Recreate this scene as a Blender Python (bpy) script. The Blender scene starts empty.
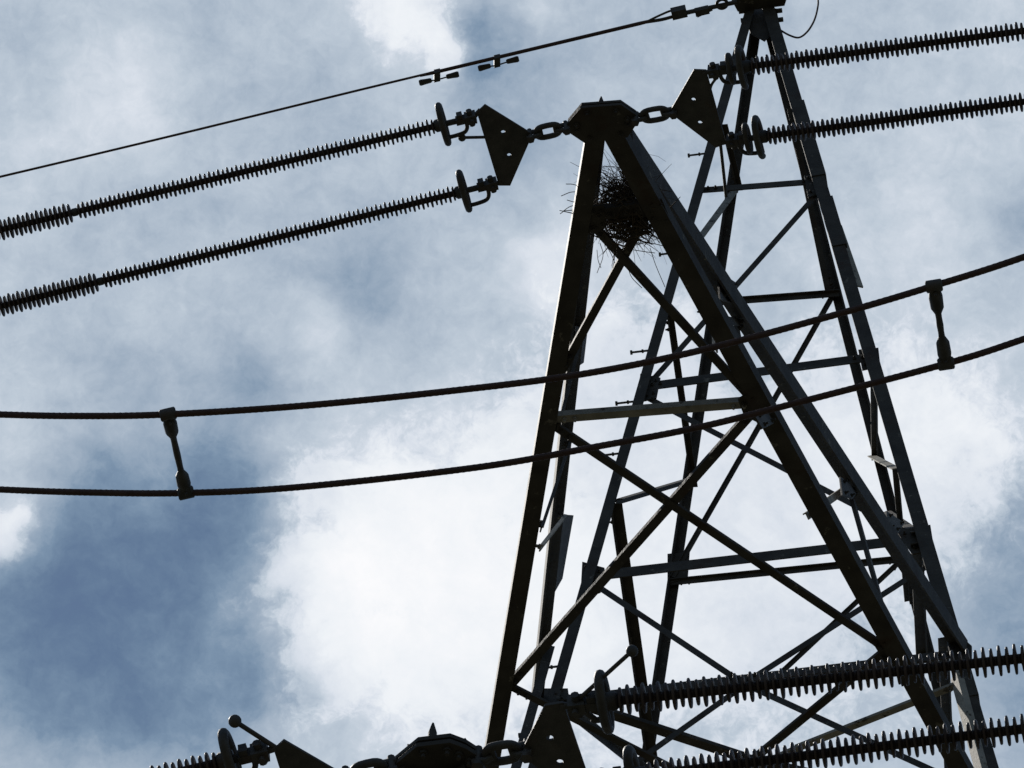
import bpy, bmesh, math, random
from mathutils import Vector as V, Matrix, noise as mnoise
random.seed(7)
sc = bpy.context.scene
COL = sc.collection
R = math.radians

# ------------------------------------------------------------------ camera
F_PX = 5030.7
PITCH, ROLL = 0.904448, 0.037843
CAM = V((0, 0, 1.6))
VD = V((0, math.cos(PITCH), math.sin(PITCH)))
_r0 = V((1, 0, 0)); _u0 = _r0.cross(VD)
VR = math.cos(ROLL) * _r0 + math.sin(ROLL) * _u0
VU = -math.sin(ROLL) * _r0 + math.cos(ROLL) * _u0
cd = bpy.data.cameras.new('camera')
cam = bpy.data.objects.new('camera', cd); COL.objects.link(cam)
cam.matrix_world = Matrix(((VR.x, VU.x, -VD.x, CAM.x), (VR.y, VU.y, -VD.y, CAM.y), (VR.z, VU.z, -VD.z, CAM.z), (0, 0, 0, 1)))
cd.sensor_width = 36; cd.lens = F_PX / 1024 * 36
cd.clip_start = 0.1; cd.clip_end = 8000
sc.camera = cam

# ------------------------------------------------------------------ light
SUN_AZ, SUN_EL = R(-37), R(53)          # azimuth clockwise from the viewing direction (+Y)
sl = bpy.data.lights.new('sun', 'SUN'); sl.energy = 4.6; sl.angle = R(0.5); sl.color = (1, .95, .87)
so = bpy.data.objects.new('sun', sl); COL.objects.link(so)
sdir = V((math.sin(SUN_AZ) * math.cos(SUN_EL), math.cos(SUN_AZ) * math.cos(SUN_EL), math.sin(SUN_EL)))
so.rotation_euler = sdir.to_track_quat('Z', 'Y').to_euler(); so.location = (30, 0, 80)
sc.view_settings.view_transform = 'Standard'; sc.view_settings.look = 'None'
sc.view_settings.exposure = 0; sc.view_settings.gamma = 1; sc.view_settings.use_curve_mapping = False

# ------------------------------------------------------------------ sky: Nishita blue with a broken cloud deck
w = bpy.data.worlds.new('World'); sc.world = w; w.use_nodes = True
nt = w.node_tree; N = nt.nodes; L = nt.links
for n in list(N): N.remove(n)
def nd(tree, typ, **kw):
    n = tree.nodes.new(typ)
    for k, v in kw.items(): setattr(n, k, v)
    return n
def setin(tree, n, i, v):
    if isinstance(v, bpy.types.NodeSocket): tree.links.new(v, n.inputs[i])
    else: n.inputs[i].default_value = v
def mth(op, a, b=0.0, c=0.0):
    n = nd(nt, 'ShaderNodeMath', operation=op)
    setin(nt, n, 0, a); setin(nt, n, 1, b); setin(nt, n, 2, c); return n.outputs[0]
def vm(op, a, b=None, out=0):
    n = nd(nt, 'ShaderNodeVectorMath', operation=op); setin(nt, n, 0, a)
    if b is not None: setin(nt, n, 1, b)
    return n.outputs[out]
def wnoise(vec, scale, detail=2, rough=.5, color=False):
    n = nd(nt, 'ShaderNodeTexNoise'); n.inputs['Scale'].default_value = scale
    n.inputs['Detail'].default_value = detail; n.inputs['Roughness'].default_value = rough
    L.new(vec, n.inputs['Vector']); return n.outputs['Color' if color else 'Fac']
def smooth(x, a, b, c=0., d=1.):
    n = nd(nt, 'ShaderNodeMapRange', interpolation_type='SMOOTHSTEP')
    setin(nt, n, 0, x); setin(nt, n, 1, a); setin(nt, n, 2, b); setin(nt, n, 3, c); setin(nt, n, 4, d); return n.outputs[0]
tc = nd(nt, 'ShaderNodeTexCoord')
dirv = tc.outputs['Generated']
K = 100.0
big = vm('SCALE', dirv); big.node.inputs['Scale'].default_value = K        # direction * 100: one unit is about half a degree
def warp(vec, scale, amp, detail):
    c = wnoise(vec, scale, detail, .55, True)
    d = vm('SUBTRACT', c, (.5, .5, .5)); s = vm('SCALE', d); s.node.inputs['Scale'].default_value = amp
    return s
w1 = warp(big, .22, 2.2, 2); w2 = warp(big, .9, 1.1, 5)
pw = vm('ADD', vm('ADD', big, w1), w2)
# cloud masses and gaps: (bearing of the mass, its angular size, how much denser or thinner than the deck)
CLOUDS = [
 # blue gaps
 (222, 530, 55, -.24), (130, 590, 110, -.25), (50, 640, 85, -.24), (60, 700, 60, -.08), (190, 690, 80, -.22), (258, 640, 36, -.14), (100, 520, 60, -.06),
 (300, 690, 22, -.26), (238, 480, 40, -.14), (255, 385, 45, -.20), (190, 440, 70, -.02), (474, 18, 22, -.30), (466, 70, 24, -.20), (505, 60, 36, -.08), (522, 8, 16, .12),
 (350, 275, 40, -.18), (515, 215, 40, -.08), (545, 275, 45, .25), (330, 210, 60, -.04), (1015, 525, 60, -.17), (1000, 600, 55, -.10), (1018, 228, 28, -.14), (560, 120, 80, -.05), (840, 620, 0.1, 0),
 (120, 380, 80, -.04), (500, 140, 40, -.10), (1024, 700, 60, -.16),
 # bright masses
 (395, 15, 45, .28), (436, 50, 22, .12), (120, 112, 50, .15), (60, 120, 60, .06), (18, 530, 24, .26), (10, 505, 20, .10), (320, 330, 36, .16), (15, 440, 60, .12),
 (340, 520, 70, .10), (410, 560, 100, .18), (480, 625, 60, .06), (340, 640, 80, .20), (470, 480, 80, .12), (290, 590, 44, .14), (285, 455, 40, .06), (300, 640, 40, .04), (560, 620, 120, .18), (700, 600, 130, .02), (640, 420, 120, .02),
 (860, 520, 90, .07), (955, 430, 80, .20), (920, 210, 70, .10), (880, 350, 80, .05), (800, 60, 60, .02), (1000, 30, 50, .10), (900, 200, 80, .04), (600, 300, 60, .08),
 (150, 640, 26, .12), (180, 665, 24, .10),  (430, 720, 90, .06), (260, 745, 30, .06),
]
acc = None
for x, y, s, a in CLOUDS:
    if a == 0: continue
    d = (VD + VR * ((x - 512) / F_PX) + VU * ((384 - y) / F_PX)).normalized() * K
    sg = s * 1.25 * K / F_PX
    dist = vm('DISTANCE', pw, tuple(d), 'Value')
    e = mth('POWER', math.exp(-1 / sg ** 2), mth('MULTIPLY', dist, dist))
    acc = mth('MULTIPLY_ADD', e, a, acc if acc is not None else 0.0)
CRISP = [(425, 545, 95), (335, 500, 45), (300, 590, 48), (330, 665, 55), (460, 650, 90), (520, 470, 60), (398, 8, 44), (430, 50, 20), (10, 532, 24), (600, 600, 120), (740, 560, 150), (880, 460, 110), (640, 430, 110)]
ac2 = None
for x, y, sz in CRISP:
    d = (VD + VR * ((x - 512) / F_PX) + VU * ((384 - y) / F_PX)).normalized() * K
    sg = sz * 1.2 * K / F_PX; dist = vm('DISTANCE', pw, tuple(d), 'Value')
    e = mth('POWER', math.exp(-1 / sg ** 2), mth('MULTIPLY', dist, dist))
    ac2 = e if ac2 is None else mth('MAXIMUM', ac2, e)
broad = mth('MULTIPLY_ADD', wnoise(dirv, 2.3, 3, .5), 1.0, -.5)
n1 = mth('MULTIPLY_ADD', wnoise(vm('ADD', big, w1), .55, 9, .58), 1.0, -.5)
n2 = mth('MULTIPLY_ADD', wnoise(vm('ADD', big, w2), 1.7, 6, .6), 1.0, -.5)
dens = mth('ADD', .588, acc)
dens = mth('MULTIPLY_ADD', broad, .10, dens)
dens = mth('MULTIPLY_ADD', n1, .38, dens)
dens = mth('MULTIPLY_ADD', n2, .23, dens)
n3 = mth('MULTIPLY_ADD', wnoise(vm('ADD', big, w2), 5.5, 5, .62), 1.0, -.5)
dens = mth('MULTIPLY_ADD', n3, .10, dens)
torn = mth('ADD', mth('MULTIPLY_ADD', n1, .55, ac2), mth('MULTIPLY_ADD', n2, .6, mth('MULTIPLY', n3, .55)))
dens = mth('ADD', dens, mth('MULTIPLY_ADD', smooth(torn, .22, .62), .17, -.012))
# unseen deck all round the view thinned on purpose, keeping the steel dark
away = vm('DOT_PRODUCT', dirv, tuple(VD), 'Value')
dens = mth('ADD', dens, smooth(away, .984, .90, 0, -.46))
ramp = nd(nt, 'ShaderNodeValToRGB'); L.new(mth('MULTIPLY', dens, .8), ramp.inputs[0])
def lin(c): return tuple(((v / 255 + .055) / 1.055) ** 2.4 if v > 10 else v / 255 / 12.92 for v in c) + (1,)
stops = [(.08, (96, 123, 150)), (.30, (126, 149, 173)), (.50, (166, 181, 198)), (.64, (190, 202, 215)), (.80, (217, 224, 234)), (1.0, (238, 242, 247)), (1.25, (252, 252, 254))]
cr = ramp.color_ramp
while len(cr.elements) < len(stops): cr.elements.new(.5)
for el, (p, c) in zip(cr.elements, stops): el.position = p * .8; el.color = lin(c)
sky = nd(nt, 'ShaderNodeTexSky', sky_type='NISHITA'); sky.sun_disc = False
sky.sun_elevation = SUN_EL; sky.sun_rotation = SUN_AZ; sky.altitude = 50; sky.air_density = 1; sky.dust_density = .1; sky.ozone_density = 1.0
bs = nd(nt, 'ShaderNodeBackground'); L.new(sky.outputs[0], bs.inputs[0]); bs.inputs[1].default_value = .066
bc = nd(nt, 'ShaderNodeBackground'); L.new(ramp.outputs[0], bc.inputs[0]); bc.inputs[1].default_value = 1
mixs = nd(nt, 'ShaderNodeMixShader'); L.new(smooth(dens, -.12, .40), mixs.inputs[0]); L.new(bs.outputs[0], mixs.inputs[1]); L.new(bc.outputs[0], mixs.inputs[2])
wo = nd(nt, 'ShaderNodeOutputWorld'); L.new(mixs.outputs[0], wo.inputs[0])
try: w.cycles.sampling_method = 'MANUAL'; w.cycles.sample_map_resolution = 512
except Exception: pass

# ------------------------------------------------------------------ materials
def material(name, c1, c2, rough=.6, metal=0., scale=9., c3=None, thr3=.66, bump=.15, spec=.4, stretch=(1, 1, 1), rust=None):
    m = bpy.data.materials.new(name); m.use_nodes = True; t = m.node_tree
    b = t.nodes['Principled BSDF']; co = t.nodes.new('ShaderNodeTexCoord'); mp = t.nodes.new('ShaderNodeMapping')
    mp.inputs['Scale'].default_value = stretch; t.links.new(co.outputs['Object'], mp.inputs[0])
    def nz(s, d, r=.6):
        n = t.nodes.new('ShaderNodeTexNoise'); n.inputs['Scale'].default_value = s; n.inputs['Detail'].default_value = d; n.inputs['Roughness'].default_value = r
        t.links.new(mp.outputs[0], n.inputs['Vector']); return n.outputs['Fac']
    def mix(f, a, bb):
        n = t.nodes.new('ShaderNodeMix'); n.data_type = 'RGBA'
        t.links.new(f, n.inputs[0])
        for i, v in ((6, a), (7, bb)):
            if isinstance(v, bpy.types.NodeSocket): t.links.new(v, n.inputs[i])
            else: n.inputs[i].default_value = (*v, 1)
        return n.outputs[2]
    def rng(x, a, bb):
        n = t.nodes.new('ShaderNodeMapRange'); n.inputs[1].default_value = a; n.inputs[2].default_value = bb; t.links.new(x, n.inputs[0]); return n.outputs[0]
    c = mix(rng(nz(scale, 6), .35, .65), c1, c2)
    if rust: c = mix(rng(nz(scale * .45, 8, .7), .55, .70), c, rust)
    if c3: c = mix(rng(nz(scale * 1.7, 8, .68), thr3, thr3 + .05), c, c3)
    t.links.new(c, b.inputs['Base Color'])
    b.inputs['Roughness'].default_value = rough; b.inputs['Metallic'].default_value = metal; b.inputs['Specular IOR Level'].default_value = spec
    if bump:
        bp = t.nodes.new('ShaderNodeBump'); bp.inputs['Strength'].default_value = bump; bp.inputs['Distance'].default_value = .01
        t.links.new(nz(scale * 5, 4), bp.inputs['Height']); t.links.new(bp.outputs[0], b.inputs['Normal'])
    return m
STEEL = material('weathered painted steel', (.040, .035, .030), (.068, .060, .051), .68, 0, 6, (.15, .135, .11), .62, .35, .14, rust=(.045, .027, .019))
PALE = material('pale steel with painted sunlight', (.20, .185, .155), (.33, .305, .26), .7, 0, 6, (.08, .068, .055), .58, .3, .1)  # lighter copy of the steel; sunlight on some members painted into its colour
HARD = material('dark forged fittings', (.040, .038, .036), (.075, .07, .065), .6, 0, 14, None, .6, .2, .25, rust=(.055, .034, .025))
PORC = material('brown glazed porcelain', (.040, .028, .025), (.070, .050, .043), .55, 0, 10, (.11, .085, .07), .66, .05, .3)
CABLE = material('weathered stranded aluminium', (.050, .028, .024), (.072, .043, .037), .62, 0, 22, None, .6, .3, .25)
TWIG = material('dry twigs', (.045, .034, .025), (.12, .09, .062), .9, 0, 20, None, .6, .3, .1)
CONC = material('footing concrete', (.28, .27, .25), (.36, .35, .32), .9, 0, 4, (.18, .17, .15), .6, .3, .2)
GRASS = material('meadow grass', (.044, .045, .034), (.062, .062, .046), .95, 0, .35, (.072, .068, .052), .62, .5, .1)

# ------------------------------------------------------------------ mesh builder
def resample(pts, step):
    pts = [V(p) for p in pts]; out = [pts[0].copy()]; need = step
    for a, b in zip(pts, pts[1:]):
        L_ = (b - a).length; t = need
        while t <= L_: out.append(a.lerp(b, t / L_)); t += step
        need = t - L_
    return out
class MB:
    def __init__(s): s.v = []; s.f = []; s.smooth = []
    def add(s, vs, fs, sm=False):
        o = len(s.v); s.v += [V(p) for p in vs]
        s.f += [tuple(i + o for i in f) for f in fs]; s.smooth += [sm] * len(fs)
    def prism(s, poly, off):
        n = len(poly); off = V(off)
        vs = [V(p) for p in poly] + [V(p) + off for p in poly]
        s.add(vs, [tuple(range(n))[::-1], tuple(range(n, 2 * n))] + [(i, (i + 1) % n, n + (i + 1) % n, n + i) for i in range(n)])
    def lsec(s, p, q, n1, n2, wd, t, c1=0., c2=0., w2=None):
        p = V(p); q = V(q); d = (q - p).normalized(); w2 = w2 or wd
        a = (V(n1) - d * d.dot(V(n1))).normalized(); b = V(n2) - d * d.dot(V(n2)); b = (b - a * a.dot(b)).normalized()
        o = p + a * (c1 * wd) + b * (c2 * w2)
        s.prism([o, o + a * wd, o + a * wd + b * t, o + a * t + b * t, o + a * t + b * w2, o + b * w2], q - p)
    def bar(s, p, q, n, wd, t):           # flat bar, face normal n, centred
        p = V(p); q = V(q); d = (q - p).normalized(); n = (V(n) - d * d.dot(V(n))).normalized(); a = d.cross(n)
        s.prism([p - a * wd / 2 - n * t / 2, p + a * wd / 2 - n * t / 2, p + a * wd / 2 + n * t / 2, p - a * wd / 2 + n * t / 2], q - p)
    def tube(s, pts, r, k=8, closed=False, cap=True):
        pts = [V(p) for p in pts]; n = len(pts); rings = []
        t0 = (pts[1] - pts[0]).normalized(); nn = t0.orthogonal().normalized()
        vs = []
        for i, p in enumerate(pts):
            if closed: t = (pts[(i + 1) % n] - pts[i - 1]).normalized()
            else: t = (pts[min(i + 1, n - 1)] - pts[max(i - 1, 0)]).normalized()
            nn = (nn - t * t.dot(nn)).normalized(); bb = t.cross(nn)
            rr = r[i] if isinstance(r, (list, tuple)) else r
            vs += [p + (nn * math.cos(2 * math.pi * j / k) + bb * math.sin(2 * math.pi * j / k)) * rr for j in range(k)]
        fs = []
        for i in range(n if closed else n - 1):
            a = i * k; b = ((i + 1) % n) * k
            fs += [(a + j, a + (j + 1) % k, b + (j + 1) % k, b + j) for j in range(k)]
        s.add(vs, fs, True)
        if cap and not closed: s.add(vs[:k], [tuple(range(k))[::-1]]); s.add(vs[-k:], [tuple(range(k))])
    def rope(s, pts, r, n=9, lay=.30, step=.03):      # stranded cable: lobed section turning along its length
        pts = resample(pts, step); k = n * 3; t0 = (pts[1] - pts[0]).normalized(); nn = t0.orthogonal().normalized(); vs = []
        for i, p in enumerate(pts):
            t = (pts[min(i + 1, len(pts) - 1)] - pts[max(i - 1, 0)]).normalized(); nn = (nn - t * t.dot(nn)).normalized(); bb = t.cross(nn)
            for j in range(k):
                an = 2 * math.pi * (j / k + i * step / lay); rr = r * (1 if j % 3 == 1 else .98 if j % 3 else .93)
                vs.append(p + (nn * math.cos(an) + bb * math.sin(an)) * rr)
        s.add(vs, [(i * k + j, i * k + (j + 1) % k, (i + 1) * k + (j + 1) % k, (i + 1) * k + j) for i in range(len(pts) - 1) for j in range(k)], True)
    def lathe(s, p, d, prof, k=16):        # prof: (distance along d, radius)
        p = V(p); d = V(d).normalized(); a = d.orthogonal().normalized(); b = d.cross(a)
        vs = []
        for h, r in prof: vs += [p + d * h + (a * math.cos(2 * math.pi * j / k) + b * math.sin(2 * math.pi * j / k)) * r for j in range(k)]
        fs = []
        for i in range(len(prof) - 1):
            fs += [(i * k + j, i * k + (j + 1) % k, (i + 1) * k + (j + 1) % k, (i + 1) * k + j) for j in range(k)]
        s.add(vs, fs, True)
        s.add(vs[:k], [tuple(range(k))[::-1]]); s.add(vs[-k:], [tuple(range(k))])
    def torus(s, c, ax, Rr, r, n=28, k=10, sx=1.):
        c = V(c); ax = V(ax).normalized(); a = ax.orthogonal().normalized(); b = ax.cross(a)
        s.tube([c + (a * math.cos(2 * math.pi * i / n) * sx + b * math.sin(2 * math.pi * i / n)) * Rr for i in range(n)], r, k, closed=True)
    def ball(s, c, r, k=12):
        s.lathe(V(c) - V((0, 0, r)), (0, 0, 1), [(r - r * math.cos(math.pi * i / 8), max(r * math.sin(math.pi * i / 8), .0004)) for i in range(9)], k)
    def box(s, c, ax, ay, az, dx, dy, dz):
        c = V(c); ax = V(ax).normalized() * dx / 2; ay = V(ay).normalized() * dy / 2; az = V(az).normalized() * dz / 2
        s.prism([c - ax - ay - az, c + ax - ay - az, c + ax + ay - az, c - ax + ay - az], az * 2)
    def bolt(s, p, n, r=.016, h=.014):
        s.lathe(p, n, [(-.004, r), (h, r)], 6); s.lathe(V(p) + V(n).normalized() * h, n, [(-.002, r * .55), (.016, r * .55)], 6)
    def plate(s, poly, nrm, t, holes=(), bev=.15):   # polygon with round holes [(centre, radius)]
        poly = [V(p) for p in poly]; nrm = V(nrm).normalized(); o = poly[0]
        a = nrm.orthogonal().normalized(); b = nrm.cross(a)
        cu = bpy.data.curves.new('tmp', 'CURVE'); cu.dimensions = '2D'; cu.fill_mode = 'BOTH'; cu.extrude = t / 2 * (1 - bev); cu.bevel_depth = t / 2 * bev; cu.bevel_resolution = 1
        def sp(pts):
            q = cu.splines.new('POLY'); q.points.add(len(pts) - 1); q.use_cyclic_u = True
            for i, p in enumerate(pts): v = p - o; q.points[i].co = (v.dot(a), v.dot(b), 0, 1)
        sp(poly)
        for c, r in holes: sp([V(c) + (a * math.cos(2 * math.pi * i / 14) + b * math.sin(2 * math.pi * i / 14)) * r for i in range(14)])
        ob = bpy.data.objects.new('tmp', cu); COL.objects.link(ob)
        bpy.context.view_layer.update()
        me = bpy.data.meshes.new_from_object(ob.evaluated_get(bpy.context.evaluated_depsgraph_get()))
        s.add([o + a * v.co.x + b * v.co.y + nrm * v.co.z for v in me.vertices], [tuple(p.vertices) for p in me.polygons])
        bpy.data.objects.remove(ob); bpy.data.curves.remove(cu); bpy.data.meshes.remove(me)

WLOC = {}
def world_loc(o): return WLOC.get(o.name, V((0, 0, 0))) if o else V((0, 0, 0))
def obj(name, mb, mat, parent=None, at=None, label=None):
    base = world_loc(parent) if parent else V(at or (0, 0, 0))
    me = bpy.data.meshes.new(name)
    me.from_pydata([tuple(v - base) for v in mb.v], [], mb.f)
    me.polygons.foreach_set('use_smooth', mb.smooth); me.update()
    bm = bmesh.new(); bm.from_mesh(me); bmesh.ops.recalc_face_normals(bm, faces=bm.faces); bm.to_mesh(me); bm.free()
    me.materials.append(mat)
    o = bpy.data.objects.new(name, me); COL.objects.link(o)
    if parent: o.parent = parent
    else: o.location = base
    WLOC[o.name] = base
    if label: o['label'] = label
    return o
def thing(name, label, cat, loc, group=None):
    o = bpy.data.objects.new(name, None); COL.objects.link(o); o.location = loc; o.empty_display_size = .2
    WLOC[o.name] = V(loc); tag(o, label, cat, group); return o
def tag(o, label, cat, group=None):
    o['label'] = label; o['category'] = cat
    if group: o['group'] = group
    return o
def spline(pts, n):
    P = [V(p) for p in pts]; P = [P[0] * 2 - P[1]] + P + [P[-1] * 2 - P[-2]]; out = []
    for i in range(1, len(P) - 2):
        for j in range(n):
            t = j / n; a, b, c, d = P[i - 1], P[i], P[i + 1], P[i + 2]
            out.append(.5 * ((2 * b) + (c - a) * t + (2 * a - 5 * b + 4 * c - d) * t * t + (3 * b - a - 3 * c + d) * t ** 3))
    out.append(P[-2]); return out

# ------------------------------------------------------------------ the place: tower axes and measured planes
YAW = -0.194021
XB = V((math.cos(YAW), math.sin(YAW), 0)); YB = V((-math.sin(YAW), math.cos(YAW), 0)); ZB = V((0, 0, 1))
PEAK = CAM + V((2.004632, 24.071497, 35.821148))
TAPER, TOPW = 0.134728, 0.05
ZU, ZL, Z2 = -10.041772, -13.71163, -22.548982
YTIP, YTIP2, XTIP = -8.655711, -12.16196, 0.114121
def B(x, y, z): return PEAK + XB * x + YB * y + ZB * z
def ray(x, y): return (VD + VR * ((x - 512) / F_PX) + VU * ((384 - y) / F_PX)).normalized()
def on(x, y, pl):                     # point of plane pl seen at bearing (x, y)
    p, n = pl; d = ray(x, y); return CAM + d * ((p - CAM).dot(n) / d.dot(n))
def proj(p): v = V(p) - CAM; k = v.dot(VD); return 512 + F_PX * v.dot(VR) / k, 384 - F_PX * v.dot(VU) / k
def plane3(a, b, c): return (V(a), (V(b) - V(a)).cross(V(c) - V(a)).normalized())
def hw(z): return TOPW - TAPER * z
NF = plane3(B(-hw(0), -hw(0), 0), B(hw(0), -hw(0), 0), B(0, -hw(-10), -10))
FF = plane3(B(-hw(0), hw(0), 0), B(hw(0), hw(0), 0), B(0, hw(-10), -10))
HZU = (B(0, 0, ZU), ZB); HZL = (B(0, 0, ZL), ZB)
nNF = -(YB + ZB * -TAPER); nNF = V(-YB * 1 + ZB * TAPER).normalized(); nFF = V(YB + ZB * TAPER).normalized()
nLF = V(-XB + ZB * TAPER).normalized(); nRF = V(XB + ZB * TAPER).normalized()
LINES = {
 'A': (on(739, 52, NF), on(559.5, 683, NF)), 'C': (on(770, 15, NF), on(957.5, 652, NF)),
 'B': (on(752, 56, FF), on(647, 761, FF)), 'D': (on(812, 198, FF), on(929, 653, FF)),
 'Ll': (on(594, 140, HZL), on(494, 745, HZL)), 'R1': (on(618, 141, HZL), on(946, 742, HZL)),
}
def row(name, y):                     # point of a member line at image row y
    a, b = LINES[name]; n = VU - VD * ((384 - y) / F_PX); d = b - a
    return a + d * ((CAM - a).dot(n) / d.dot(n))
HTOP = (B(0, 0, ZL + .16), ZB)
LINES['Lu'] = (on(597, 145, HTOP), row('A', 697) - XB * .125)
LINES['R2'] = (on(628, 147, HTOP), row('C', 648) + XB * .02)
def P(s):                             # 'A:187' or a Vector
    if isinstance(s, str): n, y = s.split(':'); return row(n, float(y)) + XB * {'Ll': .035, 'R1': -.035}.get(n, 0)
    return V(s)

# ------------------------------------------------------------------ ground
g = MB(); n = 60; S = 3000
gx = [-S + 2 * S * i / n for i in range(n + 1)]
g.add([(x, y, mnoise.noise((x / 300, y / 300, 0)) * 4 * min(1, max(0, (math.hypot(x, y - 24) - 90) / 200))) for y in gx for x in gx],
      [(j * (n + 1) + i, j * (n + 1) + i + 1, (j + 1) * (n + 1) + i + 1, (j + 1) * (n + 1) + i) for j in range(n) for i in range(n)], True)
go = obj('ground', g, GRASS); go['kind'] = 'structure'

# ------------------------------------------------------------------ the tower
base = B(0, 0, 0); base.z = 0
tw = thing('transmission_tower', 'dark steel lattice transmission tower with two pointed arms carrying all the lines', 'tower', base)
def zat(a, b, z): return a + (b - a) * ((z - a.z) / (b.z - a.z))
LEGW = {'A': .08, 'B': .078, 'C': .105, 'D': .08}
for k, (sx, sy) in {'A': (1, 1), 'B': (1, -1), 'C': (-1, 1), 'D': (-1, -1)}.items():
    a, b = LINES[k]; top = zat(a, b, PEAK.z + .07); mid = row(k, 700) if k in 'AC' else zat(a, b, PEAK.z + ZU - 1)
    foot = zat(a, b, .35); m = MB()
    m.lsec(top, mid, XB * sx, YB * sy, LEGW[k], .013, -.5, -.35)
    m.lsec(mid, foot, XB * sx, YB * sy, LEGW[k] * (1.06 if k != 'C' else .85), .016, -.48, -.33)
    obj('leg', m, STEEL, tw)
    c = MB(); c.lathe((foot.x, foot.y, -.6), (0, 0, 1), [(0, .5), (.75, .5), (.8, .45), (1.0, .42)], 20); obj('footing', c, CONC, tw)
cnt = [0]
FACE = {'N': nNF, 'F': nFF, 'L': nLF, 'R': nRF, 'Z': ZB * -1, 'T': ZB}
def brace(name, a, b, face, wd=.06, mat=None, flip=1, ext=.02, dep=None):
    a = P(a); b = P(b); d = (b - a).normalized(); a = a - d * ext; b = b + d * ext
    nrm = FACE[face] if isinstance(face, str) else V(face).normalized()
    cnt[0] += 1; off = .012 + .014 * (cnt[0] % 3)
    if face in ('Z',): off = -(.004 + .01 * (cnt[0] % 2))
    wd *= .82 if name == 'brace' else 1.0
    m = MB(); side = d.cross(nrm) * flip
    if side.dot(VU) < 0: side = -side                       # upstanding edge on the upper side
    m.lsec(a - nrm * off, b - nrm * off, -side, -nrm, wd, .008, -.5, 0, wd * (dep or (1.15 if face in ('L', 'R') else .5 if name == 'brace' else .6)))
    for e, sgn in ((a, 1), (b, -1)):
        for q in (.07, .13): m.bolt(e + d * sgn * (q + ext * .5) - nrm * off, nrm, .015, .013)
    return obj(name, m, mat or STEEL, tw)
HS, BR = 'horizontal_strut', 'brace'
# near face of the body
brace(HS, 'A:187', 'C:178', 'N', .085)
brace(BR, 'C:185', 'A:383', 'N', .062)
brace(HS, 'A:385', 'C:355.5', 'N', .115)
brace(BR, 'A:392', 'C:538', 'N', .062)
brace(HS, 'A:571', 'C:533', 'N', .12)
mid = on(742, 681, NF)
brace(BR, 'A:579', mid, 'N', .058); brace(BR, 'C:560', mid, 'N', .065); brace(BR, mid, 'A:842', 'N', .062); brace(BR, mid, 'C:800', 'N', .062)
brace(HS, 'A:697', 'C:650', 'N', .09)
# far face
brace(HS, 'B:307', 'D:298', 'F', .055)
brace(HS, 'B:584', 'D:561', 'F', .05)
brace(BR, 'D:560', on(776, 681, FF), 'F', .045)
brace(HS, 'B:697', 'D:663', 'F', .06)
brace(BR, 'D:292', on(746, 452, FF), 'F', .05); brace(BR, on(746, 452, FF), 'B:578', 'F', .05)
# left face
brace(BR, 'A:128', 'B:190', 'L', .05); brace(BR, 'B:191', 'A:262', 'L', .065, PALE)
brace(BR, 'A:316', 'B:486', 'L', .05); brace(BR, 'B:479', 'A:502', 'L', .055)
brace(BR, 'A:508', 'B:768', 'L', .085); brace(BR, 'A:704', 'B:776', 'L', .07)
# right face
brace(BR, 'C:110', 'D:290', 'R', .05)
brace(BR, 'C:384', 'D:460', 'R', .05); brace(HS, 'D:457', 'C:470', 'R', .05, PALE)
brace(BR, 'C:470', 'D:600', 'R', .045)
brace(HS, 'D:514', 'C:534', 'R', .06); brace(BR, 'C:546', 'D:660', 'R', .085)
brace(BR, 'C:640', 'D:770', 'R', .07)
# diaphragm at the height where the upper chords land
brace(BR, 'A:697', on(745, 759, HZU), 'Z', .085); brace(BR, on(745, 759, HZU), on(985, 815, HZU), 'Z', .085)
cz = row('C', 682); HC = (cz, ZB)
brace(BR, cz, on(799, 748, HC), 'Z', .06, PALE); brace(BR, on(799, 748, HC), on(590, 838, HC), 'Z', .06, PALE)
# upper arm: chords
cdef = {'Ll': (1, 1, .098, 1.9), 'R1': (-1, 1, .108, 1.9), 'Lu': (1, -1, .085, 1), 'R2': (-1, -1, .125, 1)}
for k, (sx, sz, wd, ext) in cdef.items():
    a, b = LINES[k]
    end = row('Ll', 1020) if k == 'Ll' else row('R1', 962) if k == 'R1' else b
    m = MB(); m.lsec(a - (b - a).normalized() * .12, end, XB * sx, ZB * sz, wd, .016, -.5, -.3 if sz > 0 else -.35)
    obj('arm_chord', m, STEEL, tw)
brace(HS, zat(*LINES['A'], PEAK.z + ZL), zat(*LINES['C'], PEAK.z + ZL), 'N', .09)
nAL = (LINES['Ll'][1] - LINES['Ll'][0]).cross(LINES['Lu'][1] - LINES['Ll'][0]).normalized(); nAL = -nAL if nAL.dot(XB) > 0 else nAL
nAR = (LINES['R1'][1] - LINES['R1'][0]).cross(LINES['R2'][1] - LINES['R1'][0]).normalized(); nAR = -nAR if nAR.dot(XB) < 0 else nAR
# upper arm: bottom plane
brace(HS, 'Ll:216', 'R1:206', 'Z', .075); brace(HS, 'Ll:420', 'R1:403', 'Z', .05, PALE, dep=.9)
brace(BR, 'Ll:219', 'R1:398', 'Z', .058); brace(BR, 'R1:210', 'Ll:372', 'Z', .058)
brace(BR, 'Ll:425', 'R1:650', 'Z', .058); brace(BR, 'R1:407', 'Ll:687', 'Z', .068)
brace(BR, 'Ll:686', 'R1:965', 'Z', .052); brace(BR, 'R1:648', 'Ll:1005', 'Z', .058)
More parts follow.
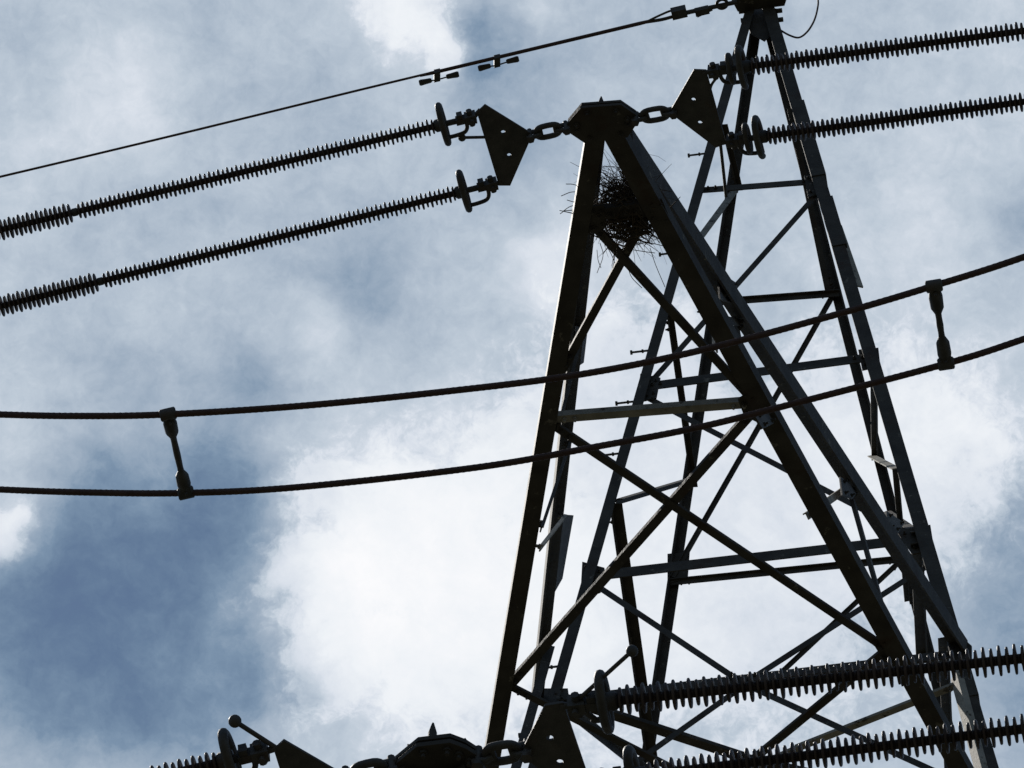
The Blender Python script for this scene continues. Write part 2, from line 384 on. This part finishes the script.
# upper arm: side faces
brace(BR, 'Lu:440', 'Ll:528', nAL, .045); brace(BR, 'Lu:516', 'Ll:547', nAL, .05, PALE); brace(BR, 'Lu:650', 'Ll:880', nAL, .085, dep=.9)
brace(BR, 'Lu:330', 'Ll:425', nAL, .045)
brace(BR, 'R2:288', 'R1:345', nAR, .045, PALE); brace(BR, 'R1:312', 'R2:322', nAR, .06); brace(BR, 'R2:318', 'R1:412', nAR, .05)
brace(BR, 'R1:512', 'R2:486', nAR, .055, PALE); brace(BR, 'R2:486', 'R1:684', nAR, .062)
# gusset plates with bolts
def gusset(pts, nrm, t=.012, off=-.012, mat=None):
    nrm = V(nrm).normalized(); m = MB(); c = sum((V(p) for p in pts), V()) / len(pts)
    m.plate([V(p) + nrm * off for p in pts], nrm, t)
    for p in pts:
        q = c.lerp(V(p), .62) + nrm * (off + t / 2); m.bolt(q, nrm, .013, .01)
    obj('gusset_plate', m, mat or STEEL, tw)
def gpx(px, pl, nrm, **k): gusset([on(x, y, pl) for x, y in px], nrm, **k)
PAL = (LINES['Ll'][0], nAL); PAR = (LINES['R1'][0], nAR)
gpx([(738, 398), (752, 388), (768, 410), (764, 424), (744, 414)], HZL, -ZB, off=.010)
gpx([(872, 640), (884, 634), (898, 662), (884, 660)], HZL, -ZB, off=.010)
gpx([(590, 205), (604, 204), (606, 226), (588, 232)], HZL, -ZB, off=.010)
gpx([(648, 196), (662, 198), (672, 222), (650, 218)], HZL, -ZB, off=.010)
gpx([(574, 326), (585, 327), (581, 362), (575, 366)], PAL, nAL)
gpx([(557, 514), (571, 515), (560, 578), (552, 592)], PAL, nAL)
gpx([(533, 690), (568, 690), (570, 704), (533, 706)], NF, nNF, off=.008)
gpx([(896, 529), (930, 523), (934, 548), (912, 552)], NF, nNF, off=-.02)
gpx([(582, 560), (604, 566), (600, 590), (580, 596)], NF, nNF, off=-.02)
gpx([(640, 372), (660, 376), (656, 396), (638, 400)], NF, nNF, off=-.02)
gpx([(858, 348), (878, 346), (880, 364), (862, 368)], NF, nNF, off=-.02)
gpx([(804, 174), (820, 172), (826, 188), (808, 196)], NF, nNF, off=-.02)
gpx([(716, 272), (734, 284), (738, 306), (718, 300)], PAR, nAR, off=.010)
gpx([(752, 416), (770, 406), (772, 424), (760, 430)], PAR, nAR, off=.010)
gpx([(838, 478), (856, 492), (850, 500), (840, 496)], PAR, nAR, off=.012)
gpx([(884, 512), (902, 524), (896, 534), (886, 530)], PAR, nAR, off=.012)
gpx([(943, 622), (972, 648), (972, 662), (950, 656)], NF, nNF, off=.012)
gpx([(668, 556), (690, 554), (688, 580), (668, 586)], FF, nFF, off=-.02)
# splice covers and painted sunlit strips on the right near leg
for r0, r1 in ((106, 180), (202, 250)):
    m = MB(); m.lsec(row('C', r0), row('C', r1), -XB, YB, .118, .009, -.56, -.40); obj('splice_or_sunlit_strip', m, STEEL, tw)
m = MB(); m.bar(row('C', 226) + XB * .052, row('C', 288) + XB * .075, -YB + XB * .5, .05, .012); obj('splice_or_sunlit_strip', m, PALE, tw)  # added pale bar: painted sunlit edge of the leg
m = MB(); m.lsec(row('C', 676) - XB * .075 - YB * .02, row('C', 830) - XB * .10 - YB * .02, V((-.28, .92, 0)), XB, .09, .010, -.5, 0, .05); obj('splice_or_sunlit_strip', m, PALE, tw)  # added pale angle: sunlight on the inner flange put into its colour
# step bolts up the left near leg
for y in (155, 254, 352, 403, 455, 668, 735, 795, 850):
    p = row('A', y) - XB * .03 - YB * .02
    m = MB(); m.tube([p, p - XB * .135], .0085, 8); m.lathe(p - XB * .135, -XB, [(-.004, .018), (.012, .018)], 8); m.lathe(p - XB * .045, -XB, [(0, .016), (.014, .016)], 6)
    obj('step_bolt', m, HARD, tw)
# peak
m = MB(); pc = on(760, -6, (B(0, 0, .02), ZB))
m.plate([pc + XB * x + YB * y for x, y in ((-.21, -.12), (.19, -.12), (.25, 0), (.19, .14), (-.21, .14), (-.25, 0))], ZB, .03)
m.plate([on(x, y, NF) - nNF * .03 for x, y in ((742, 6), (776, 6), (779, 22), (764, 38), (750, 30))], nNF, .014)
for x, y in ((744, 11), (746, 20), (777, 11), (778, 20)): p = on(x, y, NF); m.box(p, XB, YB, ZB, .09, .03, .03)
m.tube([pc, pc + ZB * .35], .02, 8)
obj('peak_cap', m, STEEL, tw)
# arm tip plates (two plates one above the other with a spacer, and a spike on top)
def tip_plate(px, spike, H, s):
    m = MB()
    pts = [on(x, y, H) for x, y in px]; c = sum(pts, V()) / len(pts)
    m.plate(pts, ZB, .022 * s)
    m.plate([c + (p - c) * .97 + ZB * .034 * s for p in pts], ZB, .02 * s)
    sp = on(*spike, (H[0] + ZB * .034 * s, ZB))
    m.lathe(sp - ZB * .02, ZB, [(0, .016 * s), (.075 * s, .016 * s), (.125 * s, .004)], 8)
    for p in pts: m.bolt(c.lerp(p, .72) - ZB * .012 * s, -ZB, .016 * s, .012 * s)
    for p in pts[::2]: q = c.lerp(p, .72); m.tube([q, q + ZB * .034 * s], .012 * s, 8)
    obj('tip_plate', m, STEEL, tw)
HT = (B(0, 0, ZL - .03), ZB)
tip_plate([(581, 107), (621, 104), (637, 115), (637, 122), (627.5, 136), (585, 142), (567, 130), (567, 123.5)], (601, 108), HT, 1)
H2 = (B(0, 0, Z2), ZB)
s2 = 1.0
tip_plate([(389, 768), (417, 745), (450, 741), (466, 747), (480, 756), (482, 765), (470, 781), (420, 789), (390, 776)], (432, 743), H2, s2)
# lower arm chords and their landing on the body
t2 = on(436, 765, H2)
for sx, k in ((-1, 'A'), (1, 'C')):
    lo = zat(*LINES[k], PEAK.z + Z2); up = zat(*LINES[k], PEAK.z + Z2 + 3.6)
    m = MB(); m.lsec(t2 + XB * sx * .06, lo, XB * -sx, ZB, .16, .016, -.3, -.3); obj('arm_chord', m, STEEL, tw)
    m = MB(); m.lsec(t2 + XB * sx * .03 + ZB * .1 + YB * .25, up, XB * -sx, -ZB, .13, .014, -.3, -.3); obj('arm_chord', m, STEEL, tw)
for z in (ZL - 4.5, Z2 + 3.6, Z2, Z2 - 6):
    q = {k: zat(*LINES[k], PEAK.z + z) for k in 'ABCD'}
    for a, b, fc in (('A', 'C', 'N'), ('B', 'D', 'F'), ('A', 'B', 'L'), ('C', 'D', 'R')): brace(HS, q[a], q[b], fc, .09)

# ------------------------------------------------------------------ line hardware
TANL = math.tan(R(6.5))
def string_plane(tip, side):          # tilted sheet in which the string pair leaves the arm tip (side -1 left, +1 right)
    return (tip, V(ZB + XB * side * TANL).normalized())
def chain(name, label, a, b, s, pl):
    """shackle + oval link + shackle from a to b"""
    a = V(a); b = V(b); d = (b - a).normalized(); n = pl[1]; L_ = (b - a).length; e = d.cross(n).normalized()
    t = thing(name, label, 'chain', a, 'chain links between arm tips and yoke plates')
    c = a.lerp(b, .5); hl = min(.085 * s, L_ * .34); hh = .036 * s
    pts = []
    for i in range(24):
        an = 2 * math.pi * i / 24; x = math.cos(an); y = math.sin(an)
        pts.append(c + d * (math.copysign(abs(x) ** .6, x) * hl) + e * (y * hh))
    m = MB(); m.tube(pts, .0155 * s, 8, closed=True); obj('oval_link', m, HARD, t)
    for p, sg in ((a, 1), (b, -1)):
        q = c - d * sg * hl * .78; m = MB()
        for k in (-1, 1): m.tube([p - d * sg * .02 + n * k * .022 * s, p.lerp(q, .75) + n * k * .024 * s, q + n * k * .012 * s + d * sg * .01], .013 * s, 8)
        m.tube([p - n * .045 * s, p + n * .045 * s], .014 * s, 8); m.lathe(p - n * .05 * s, n, [(0, .022 * s), (.016 * s, .022 * s)], 6)
        m.tube([q - e * .03 * s + d * sg * .012, q + e * .03 * s + d * sg * .012], .013 * s, 8)
        obj('shackle', m, HARD, t)
    return t
def yoke(label, px, holes, pl, s):
    pts = [on(x, y, pl) for x, y in px]; n = pl[1]
    m = MB(); m.plate(pts, n, .012, [(on(x, y, pl), .0125 * s) for x, y in holes], .2)
    o = obj('yoke_plate', m, HARD, None, pts[0]); tag(o, label, 'yoke plate', 'yoke plates joining the string pairs to the arm tips'); return o
def shed_profile(L_, pitch, r, rc):
    pr = [(0, rc)]; n = int(L_ / pitch)
    for i in range(n):
        h = (i + .5) * L_ / n; rr = r * (1 if i % 2 else .86)
        pr += [(h - .30 * pitch, rc), (h - .22 * pitch, rr * .55), (h - .15 * pitch, rr * .95), (h - .08 * pitch, rr), (h + .10 * pitch, rr), (h + .17 * pitch, rr * .95), (h + .24 * pitch, rr * .55), (h + .30 * pitch, rc)]
    pr.append((L_, rc)); return pr
def string(label, yk, ringc, q1, q2, pl, units, s, bracket=None, twin=0):
    """yk: yoke corner, ringc: ring centre, q1,q2: two points of the core line (image bearings on the string sheet)"""
    a = on(*q1, pl); b = on(*q2, pl); d = (b - a).normalized(); n = pl[1]; e = d.cross(n).normalized()
    if e.dot(VU) > 0: e = -e
    y0 = on(*yk, pl); rc = a + d * (on(*ringc, pl) - a).dot(d)
    y1 = a + d * (y0 - a).dot(d)
    t = thing('insulator_string', label, 'insulator', y0, 'ribbed insulator strings holding the line conductors')
    m = MB(); gap = (rc - y1).length
    m.tube([y0, y1 + d * .04 * s], .013 * s, 8)
    m.box(y1 + d * .06 * s, d, e, n, .06 * s, .05 * s, .06 * s); m.tube([y1 + d * .055 * s - n * .05 * s, y1 + d * .055 * s + n * .05 * s], .012 * s, 8)
    m.tube([y1 + d * .06 * s - e * .05 * s, y1 + d * .06 * s + e * .05 * s], .016 * s, 8)
    m.box(y1 + d * .115 * s, d, e, n, .05 * s, .034 * s, .045 * s); m.box(y1 + d * .115 * s - e * .02 * s, d, e, n, .03 * s, .045 * s, .04 * s)
    m.tube([y1 + d * .05 * s, rc + d * .06], .0165 * s, 10)
    obj('clevis', m, HARD, t)
    rg = MB(); RR = .115 * s; opened = twin
    an = [math.pi * i / 16 for i in (range(32) if not opened else range(4, 28))]
    rg.tube([rc + e * RR * math.cos(q + .6 * opened) + n * RR * .62 * math.sin(q + .6 * opened) for q in an], .0185 * s, 10, closed=not opened)
    rg.tube([rc - e * RR * (0 if opened else 1), rc + e * RR * .9], .012 * s, 8)
    if opened:
        r2 = rc - d * .062 * s; rg.tube([r2 + e * RR * .72 * math.cos(q) + n * RR * .42 * math.sin(q) for q in [math.pi * i / 12 for i in range(24)]], .015 * s, 10, closed=True)
        rg.tube([r2 - e * RR * .7, r2 + e * RR * .7], .013 * s, 8)
    rg.lathe(rc - d * .01, d, [(0, .035 * s), (.05, .035 * s), (.06, .026)], 14)
    be = e * (bracket or .09) * s
    k = (y1 + d * .09 * s)
    rg.tube(spline([rc + be * 1.0, rc - d * .05 * s + be * 1.0, k + d * .02 + be * .9, k + be * .55, k], 4), .0115 * s, 8)
    obj('arcing_ring', rg, HARD, t)
    p = rc + d * .045
    for i, (L_, pitch, r, rcore) in enumerate(units):
        u = MB(); u.lathe(p, d, shed_profile(L_, pitch, r, rcore), 20); ro = obj('ribbed_rod', u, PORC, t)
        c = MB(); c.lathe(p + d * (L_ - .004), d, [(0, .017), (.006, .022 * s), (.030, .022 * s), (.036, .017)], 14)
        obj('end_fitting', c, HARD, ro); p = p + d * (L_ + .028)
    m = MB(); m.torus(p, d, RR, .0175 * s); m.tube([p - e * RR, p + e * RR], .012, 8); m.tube([p - d * .02, p + d * .35], .02, 10)
    obj('line_end_ring', m, HARD, t)
    return t, p + d * .35, d
def horn(t, a, b, s):
    m = MB(); m.tube([a, b], .0085 * s, 8); m.ball(b, .022 * s); obj('arcing_horn', m, HARD, t)

TIP1 = on(602, 124, HT); TIP2 = on(434, 761, H2)
SL1, SR1, SL2, SR2 = string_plane(TIP1, -1), string_plane(TIP1, 1), string_plane(TIP2, -1), string_plane(TIP2, 1)
SL1 = (SL1[0], V(ZB - XB * TANL).normalized()); SR1 = (SR1[0], V(ZB + XB * math.tan(R(4.5))).normalized())
SL2 = (SL2[0], SL1[1]); SR2 = (SR2[0], V(ZB + XB * math.tan(R(1.0))).normalized())
# upper arm
chain('chain_link', 'short oval chain link left of the upper arm tip, under the sky', on(566, 127, SL1), on(530, 135, SL1), 1, SL1)
chain('chain_link', 'short oval chain link right of the upper arm tip', on(636, 118, SR1), on(674, 111, SR1), 1, SR1)
yL1 = yoke('black triangular yoke plate with two holes, left of the upper arm tip', [(477, 112), (485, 104.5), (531, 133), (531, 137), (510, 185), (499, 185)], [(503, 131.5), (509, 154.5)], SL1, 1)
yR1 = yoke('black triangular yoke plate with two holes, right of the upper arm tip', [(671, 109.5), (694, 69.5), (706, 70), (726, 143), (716, 147), (671, 113)], [(693.5, 99), (700, 122)], SR1, 1)
UL = [(1.98, .0250, .0465, .0165), (2.2, .0252, .0600, .0165)]
UR = [(2.05, .0266, .0525, .0175), (2.05, .0266, .0535, .0175)]
UR1 = UR
sA = string('thin ribbed insulator string directly under the earth wire, left of the upper arm tip', (480, 110), (443, 123.5), (436, 126), (0, 230), SL1, UL, 1)
sB = string('thin ribbed insulator string left of the upper arm tip, the lower of that pair', (503, 183), (464, 191), (400, 207), (86, 285), SL1, UL, 1, bracket=.1)
sC = string('topmost ribbed insulator string on the right, crossing in front of the tower peak', (703, 73), (742, 67), (756, 65.6), (1015, 32), SR1, UR1, 1, bracket=.09, twin=1)
sD = string('ribbed insulator string right of the upper arm tip, just below the topmost string', (722, 143), (759, 137.5), (775, 135), (1015, 103), SR1, UR1, 1, bracket=.1, twin=1)
horn(sA[0], on(492, 137, SL1), on(462, 137.6, SL1), 1)
m = MB(); m.tube(spline([on(718, 76, SR1), on(711, 86, SR1), on(710, 98, SR1), on(714, 110, SR1)], 5), .008, 8); obj('arcing_horn', m, HARD, sC[0])
m = MB(); m.tube([on(720, 140, SR1), on(726, 186, SR1) - ZB * .1], .009, 8); obj('tie_rod', m, HARD, sD[0])
# lower arm
chain('chain_link', 'chain link left of the lower arm tip, half hidden at the bottom', on(392, 766, SL2), on(346, 777, SL2), 1.05, SL2)
chain('chain_link', 'long chain link right of the lower arm tip, crossing the left arm chord', on(478, 757, SR2), on(527, 749, SR2), 1.05, SR2)
yoke('black triangular yoke plate left of the lower arm tip, beside a ball-ended rod', [(274, 749), (284, 740), (346, 776), (346, 781), (316, 836), (302, 838)], [(305, 772), (312, 800)], SL2, 1.1)
yoke('black triangular yoke plate right of the lower arm tip, at the bottom', [(523, 748), (545, 705), (563, 702), (594, 794), (580, 800), (523, 755)], [(550, 737), (560, 761)], SR2, 1.1)
sE = string('ribbed insulator string left of the lower arm tip, in the bottom left corner', (276, 748), (231, 759), (221, 762), (150, 779), SL2, UL, 1)
sF = string('hidden insulator string left of the lower arm tip, below the bottom left string', (306, 834), (262, 843), (250, 846), (180, 863), SL2, UL, 1)
UR2 = [(2.05, .0272, .0545, .0175), (2.05, .0272, .0545, .0175)]
sG = string('ribbed insulator string crossing the tower base, upper of the two near the lower arm', (560, 706), (604, 701), (744, 687.5), (1017, 659), SR2, UR2, 1, bracket=.08)
sH = string('ribbed insulator string crossing the tower base, lowest of all on the right', (588, 786), (634, 778), (771, 760), (982, 734), SR2, UR2, 1, bracket=.08)
horn(sE[0], on(278, 749, SL2), on(234.5, 725, SL2) + ZB * .02, 1.1)
horn(sG[0], on(580, 698, SR2), on(632, 651, SR2), 1)

# conductors beyond the strings (outside the view) and jumper loops
def conductor(label, s):
    p, d = s[1], s[2]; h = V((d.x, d.y, 0)).normalized(); m = MB()
    m.tube([p + h * x + ZB * (d.z / math.hypot(d.x, d.y) * x * (1 - x / 190)) for x in [0, 1, 2, 4, 8, 15, 25, 40, 60, 80, 100]], .016, 8)
    o = obj('line_conductor', m, CABLE, None, p); tag(o, label, 'cable', 'line conductors beyond the insulator strings')
for s, l in ((sA, 'line conductor running on from the upper left string pair, near side'), (sB, 'line conductor running on from the upper left string pair, tower side'),
             (sC, 'line conductor running on from the upper right string pair, near side'), (sD, 'line conductor running on from the upper right string pair, tower side'),
             (sE, 'line conductor running on from the lower left string pair, near side'), (sF, 'line conductor running on from the lower left string pair, tower side'),
             (sG, 'line conductor running on from the lower right string pair, near side'), (sH, 'line conductor running on from the lower right string pair, tower side')):
    conductor(l, s)
def jumper(label, px, a, b, ends):
    """loop hanging in the upright sheet through the two yoke corners a, b"""
    pl = plane3(a, b, V(a) + ZB); pts = [on(x, y, pl) for x, y in px]
    e0, e1 = ends
    pts = [e0[1], e0[1] - ZB * .35 + e0[2] * -.25] + pts + [e1[1] - ZB * .35 + e1[2] * -.25, e1[1]]
    m = MB(); m.rope(spline(pts, 10), .0178)
    o = obj('jumper_cable', m, CABLE, None, pts[0]); tag(o, label, 'cable', 'jumper cables looping below the upper arm'); return pl
J1 = jumper('upper of the two brown jumper cables sweeping across the tower', [(-300, 400), (-150, 409), (0, 414.5), (80, 416), (165, 414.5), (300, 406), (450, 391), (580, 374.5), (700, 350.5), (840, 313.5), (930, 287), (1024, 257), (1180, 200), (1330, 135)],
            on(480, 110, SL1), on(703, 73, SR1), (sA, sC))
J2 = jumper('lower of the two brown jumper cables sweeping across the tower', [(-300, 470), (-150, 482), (0, 489.5), (90, 492.5), (185, 493), (300, 487), (480, 467), (600, 446), (700, 427), (800, 402), (945, 364), (1024, 339), (1180, 284), (1330, 222)],
            on(503, 183, SL1), on(722, 143, SR1), (sB, sD))
def spacer(label, a, b):
    a = V(a); b = V(b); d = (b - a).normalized(); L_ = (b - a).length; t = thing('cable_spacer', label, 'spacer', a, 'spacers clamped between the two jumper cables')
    e = ((a - CAM).normalized()).cross(d).normalized(); f = d.cross(e)
    m = MB(); m.lathe(a + d * .03, d, [(0, .03), (.03, .036), (.09, .034), (.125, .017), (.15, .016), (L_ * .5 - .03, .018), (L_ - .21, .016), (L_ - .185, .017), (L_ - .15, .034), (L_ - .09, .036), (L_ - .06, .03)], 12)
    obj('spacer_arm', m, HARD, t)
    for p, sg in ((a, 1), (b, -1)):
        m = MB(); m.lathe(p - e * .042, e, [(0, .024), (.006, .032), (.078, .032), (.084, .024)], 14); m.box(p + d * sg * .025, e, d, f, .05, .05, .05); m.bolt(p + d * sg * .03 - f * .02, -f, .012, .012)
        obj('clamp', m, HARD, t)
spacer('dumbbell spacer between the jumper cables left of the tower', on(168, 414.3, J1), on(186, 493, J2))
spacer('dumbbell spacer between the jumper cables right of the tower', on(934, 286, J1), on(946, 363.7, J2))

# earth wire with armour rods, dead-end clamp and two dampers
EW = (on(737, 3, (B(0, 0, -.1), ZB)), V(ZB - XB * TANL).normalized())
m = MB(); m.tube(spline([on(x, y, EW) for x, y in ((-2400, 722), (-900, 386), (0, 176.8), (400, 80.2), (646, 22))], 8), .0105, 8)
ew = obj('earth_wire', m, CABLE, None, on(646, 22, EW)); tag(ew, 'thin earth wire rising from the left edge to the tower peak', 'wire')
m = MB(); m.tube([on(420, 75.8, EW), on(432, 73, EW), on(640, 23.4, EW), on(650, 21, EW)], [.011, .016, .017, .014], 8); obj('armour_rods', m, CABLE, ew)
m = MB(); m.tube(spline([on(646, 22, EW), on(662, 19.5, EW), on(676, 15.8, EW), on(690, 12.5, EW)], 4), .015, 8); m.tube(spline([on(646, 22, EW), on(660, 15.2, EW), on(672, 10.5, EW), on(682, 11, EW)], 4), .010, 8)
ax = (on(690, 12, EW) - on(660, 19, EW)).normalized(); m.box(on(679, 12.5, EW), ax, EW[1], ax.cross(EW[1]), .13, .07, .085)
m.tube([on(680, 14, EW), on(737, 2, EW)], .020, 8); m.box(on(702, 11, EW), ax, EW[1], ax.cross(EW[1]), .12, .05, .06); m.tube([on(697, 16, EW), on(712, 9, EW)], .016, 8)
m.torus(on(722, 4, EW), EW[1], .045, .014)
obj('dead_end_clamp', m, HARD, ew)
def damper(label, c, wa, wb):
    pl = EW; t = thing('vibration_damper', label, 'damper', on(*c, pl), 'dumbbell dampers hanging on the earth wire')
    ax = (on(646, 22, EW) - on(0, 176.8, EW)).normalized(); dn = (on(c[0], c[1] + 8, pl) - on(*c, pl)).normalized(); f = ax.cross(dn)
    p = on(*c, pl); a = on(*wa, pl); b = on(*wb, pl)
    m = MB(); m.box(p + dn * .02, ax, dn, f, .055, .10, .05); m.box(p + dn * .045, ax, dn, f, .04, .05, .035); obj('clamp', m, HARD, t)
    m = MB(); m.tube([a, p + dn * .065, b], .0065, 8); obj('messenger_wire', m, HARD, t)
    for q, o_ in ((a, b), (b, a)):
        d = (q - o_).normalized(); m = MB(); m.lathe(q - d * .05, d, [(0, .016), (.012, .022), (.05, .024), (.095, .028), (.11, .022)], 12); obj('weight', m, HARD, t)
damper('dumbbell vibration damper on the earth wire, farther from the tower peak', (437, 73.5), (426, 81.5), (452, 75.6))
damper('dumbbell vibration damper on the earth wire, nearer to the tower peak', (497, 59), (485, 67), (512, 60.4))
EP = (on(776, 25, NF), YB)
m = MB(); m.tube(spline([on(x, y, EP) for x, y in ((772, 25), (780, 30), (790, 35.5), (799, 37.5), (807, 32), (813.5, 22), (817, 11), (818, 0), (814, -14), (800, -24), (775, -12), (762, 0))], 8), .0085, 8)
o = obj('earth_loop', m, CABLE, None, on(772, 25, EP)); tag(o, 'thin slack wire loop dangling beside the tower peak', 'wire')
m = MB(); r0 = pc + XB * .1
m.tube([r0, r0 + XB * .3 - YB * .05, r0 + XB * 40 - YB * 9 - ZB * 3, r0 + XB * 90 - YB * 20 - ZB * 4], .0105, 8)
o = obj('earth_wire', m, CABLE, None, r0); tag(o, 'earth wire leaving the tower peak towards the right, above the view', 'wire')

# ------------------------------------------------------------------ the nest wedged in the arm tip
nc = on(627, 214, (B(0, 0, ZL + .10), ZB)); rnd = random.Random(11)
nest = MB()
def twig(p, d, L_, r, curl):
    pts = []; q = V(p); d = V(d).normalized(); c = V((rnd.gauss(0, 1), rnd.gauss(0, 1), rnd.gauss(0, 1))) * curl
    for i in range(6): pts.append(q.copy()); q = q + d * L_ / 5; d = (d + c * .2).normalized()
    nest.tube(pts, [r, r * .95, r * .85, r * .75, r * .6, r * .4], 4)
NS = .19
for i in range(430):
    u = V((rnd.gauss(0, 1), rnd.gauss(0, 1), rnd.gauss(0, 1))).normalized() * rnd.random() ** .5
    p = nc + XB * u.x * .18 + YB * u.y * .20 + ZB * u.z * .17
    t = u.cross(V((rnd.gauss(0, 1), rnd.gauss(0, 1), rnd.gauss(0, 1)))) + u * .25
    twig(p - t.normalized() * .09, t, rnd.uniform(.12, .34), rnd.choice((.0014, .002, .003, .0048)), rnd.choice((.4, 1.3, 2.2)))
for i in range(330):                   # loose ends on top and trailing below
    an = rnd.uniform(0, 6.28); p = nc + XB * math.cos(an) * .12 * rnd.random() + YB * math.sin(an) * .14 * rnd.random() + ZB * rnd.uniform(-.05, .24)
    d = V((0, 0, 0)) - XB * abs(rnd.gauss(0, .5)) * (1 if rnd.random() < .7 else -.3) + YB * rnd.gauss(-.2, .8) + ZB * rnd.gauss(.15, .8)
    twig(p, d, rnd.uniform(.14, .32), rnd.uniform(.0013, .0028), 2.0)
HN = (nc, ZB)
for a, b, c in (((600, 243), (603, 258), (597, 273)), ((603, 240), (612, 258), (617, 270)), ((650, 248), (656, 268), (665, 287)), ((628, 268), (632, 280), (642, 288)), ((566, 184), (575, 187), (592, 192)),
                ((561, 196), (574, 194), (592, 197)), ((560, 214), (572, 208), (594, 204)), ((638, 240), (650, 245), (664, 246)), ((640, 232), (652, 236), (660, 243)), ((634, 250), (646, 254), (655, 253)), ((640, 224), (650, 228), (662, 235)), ((597, 250), (598, 262), (601, 268)), ((567, 200), (578, 206), (592, 212))):
    nest.tube(spline([on(*a, HN), on(*b, HN) + ZB * .02, on(*c, HN)], 5), .0022, 4)
no = obj('bird_nest', nest, TWIG, None, nc); tag(no, 'untidy twig nest wedged between the chords just below the upper arm tip', 'nest')
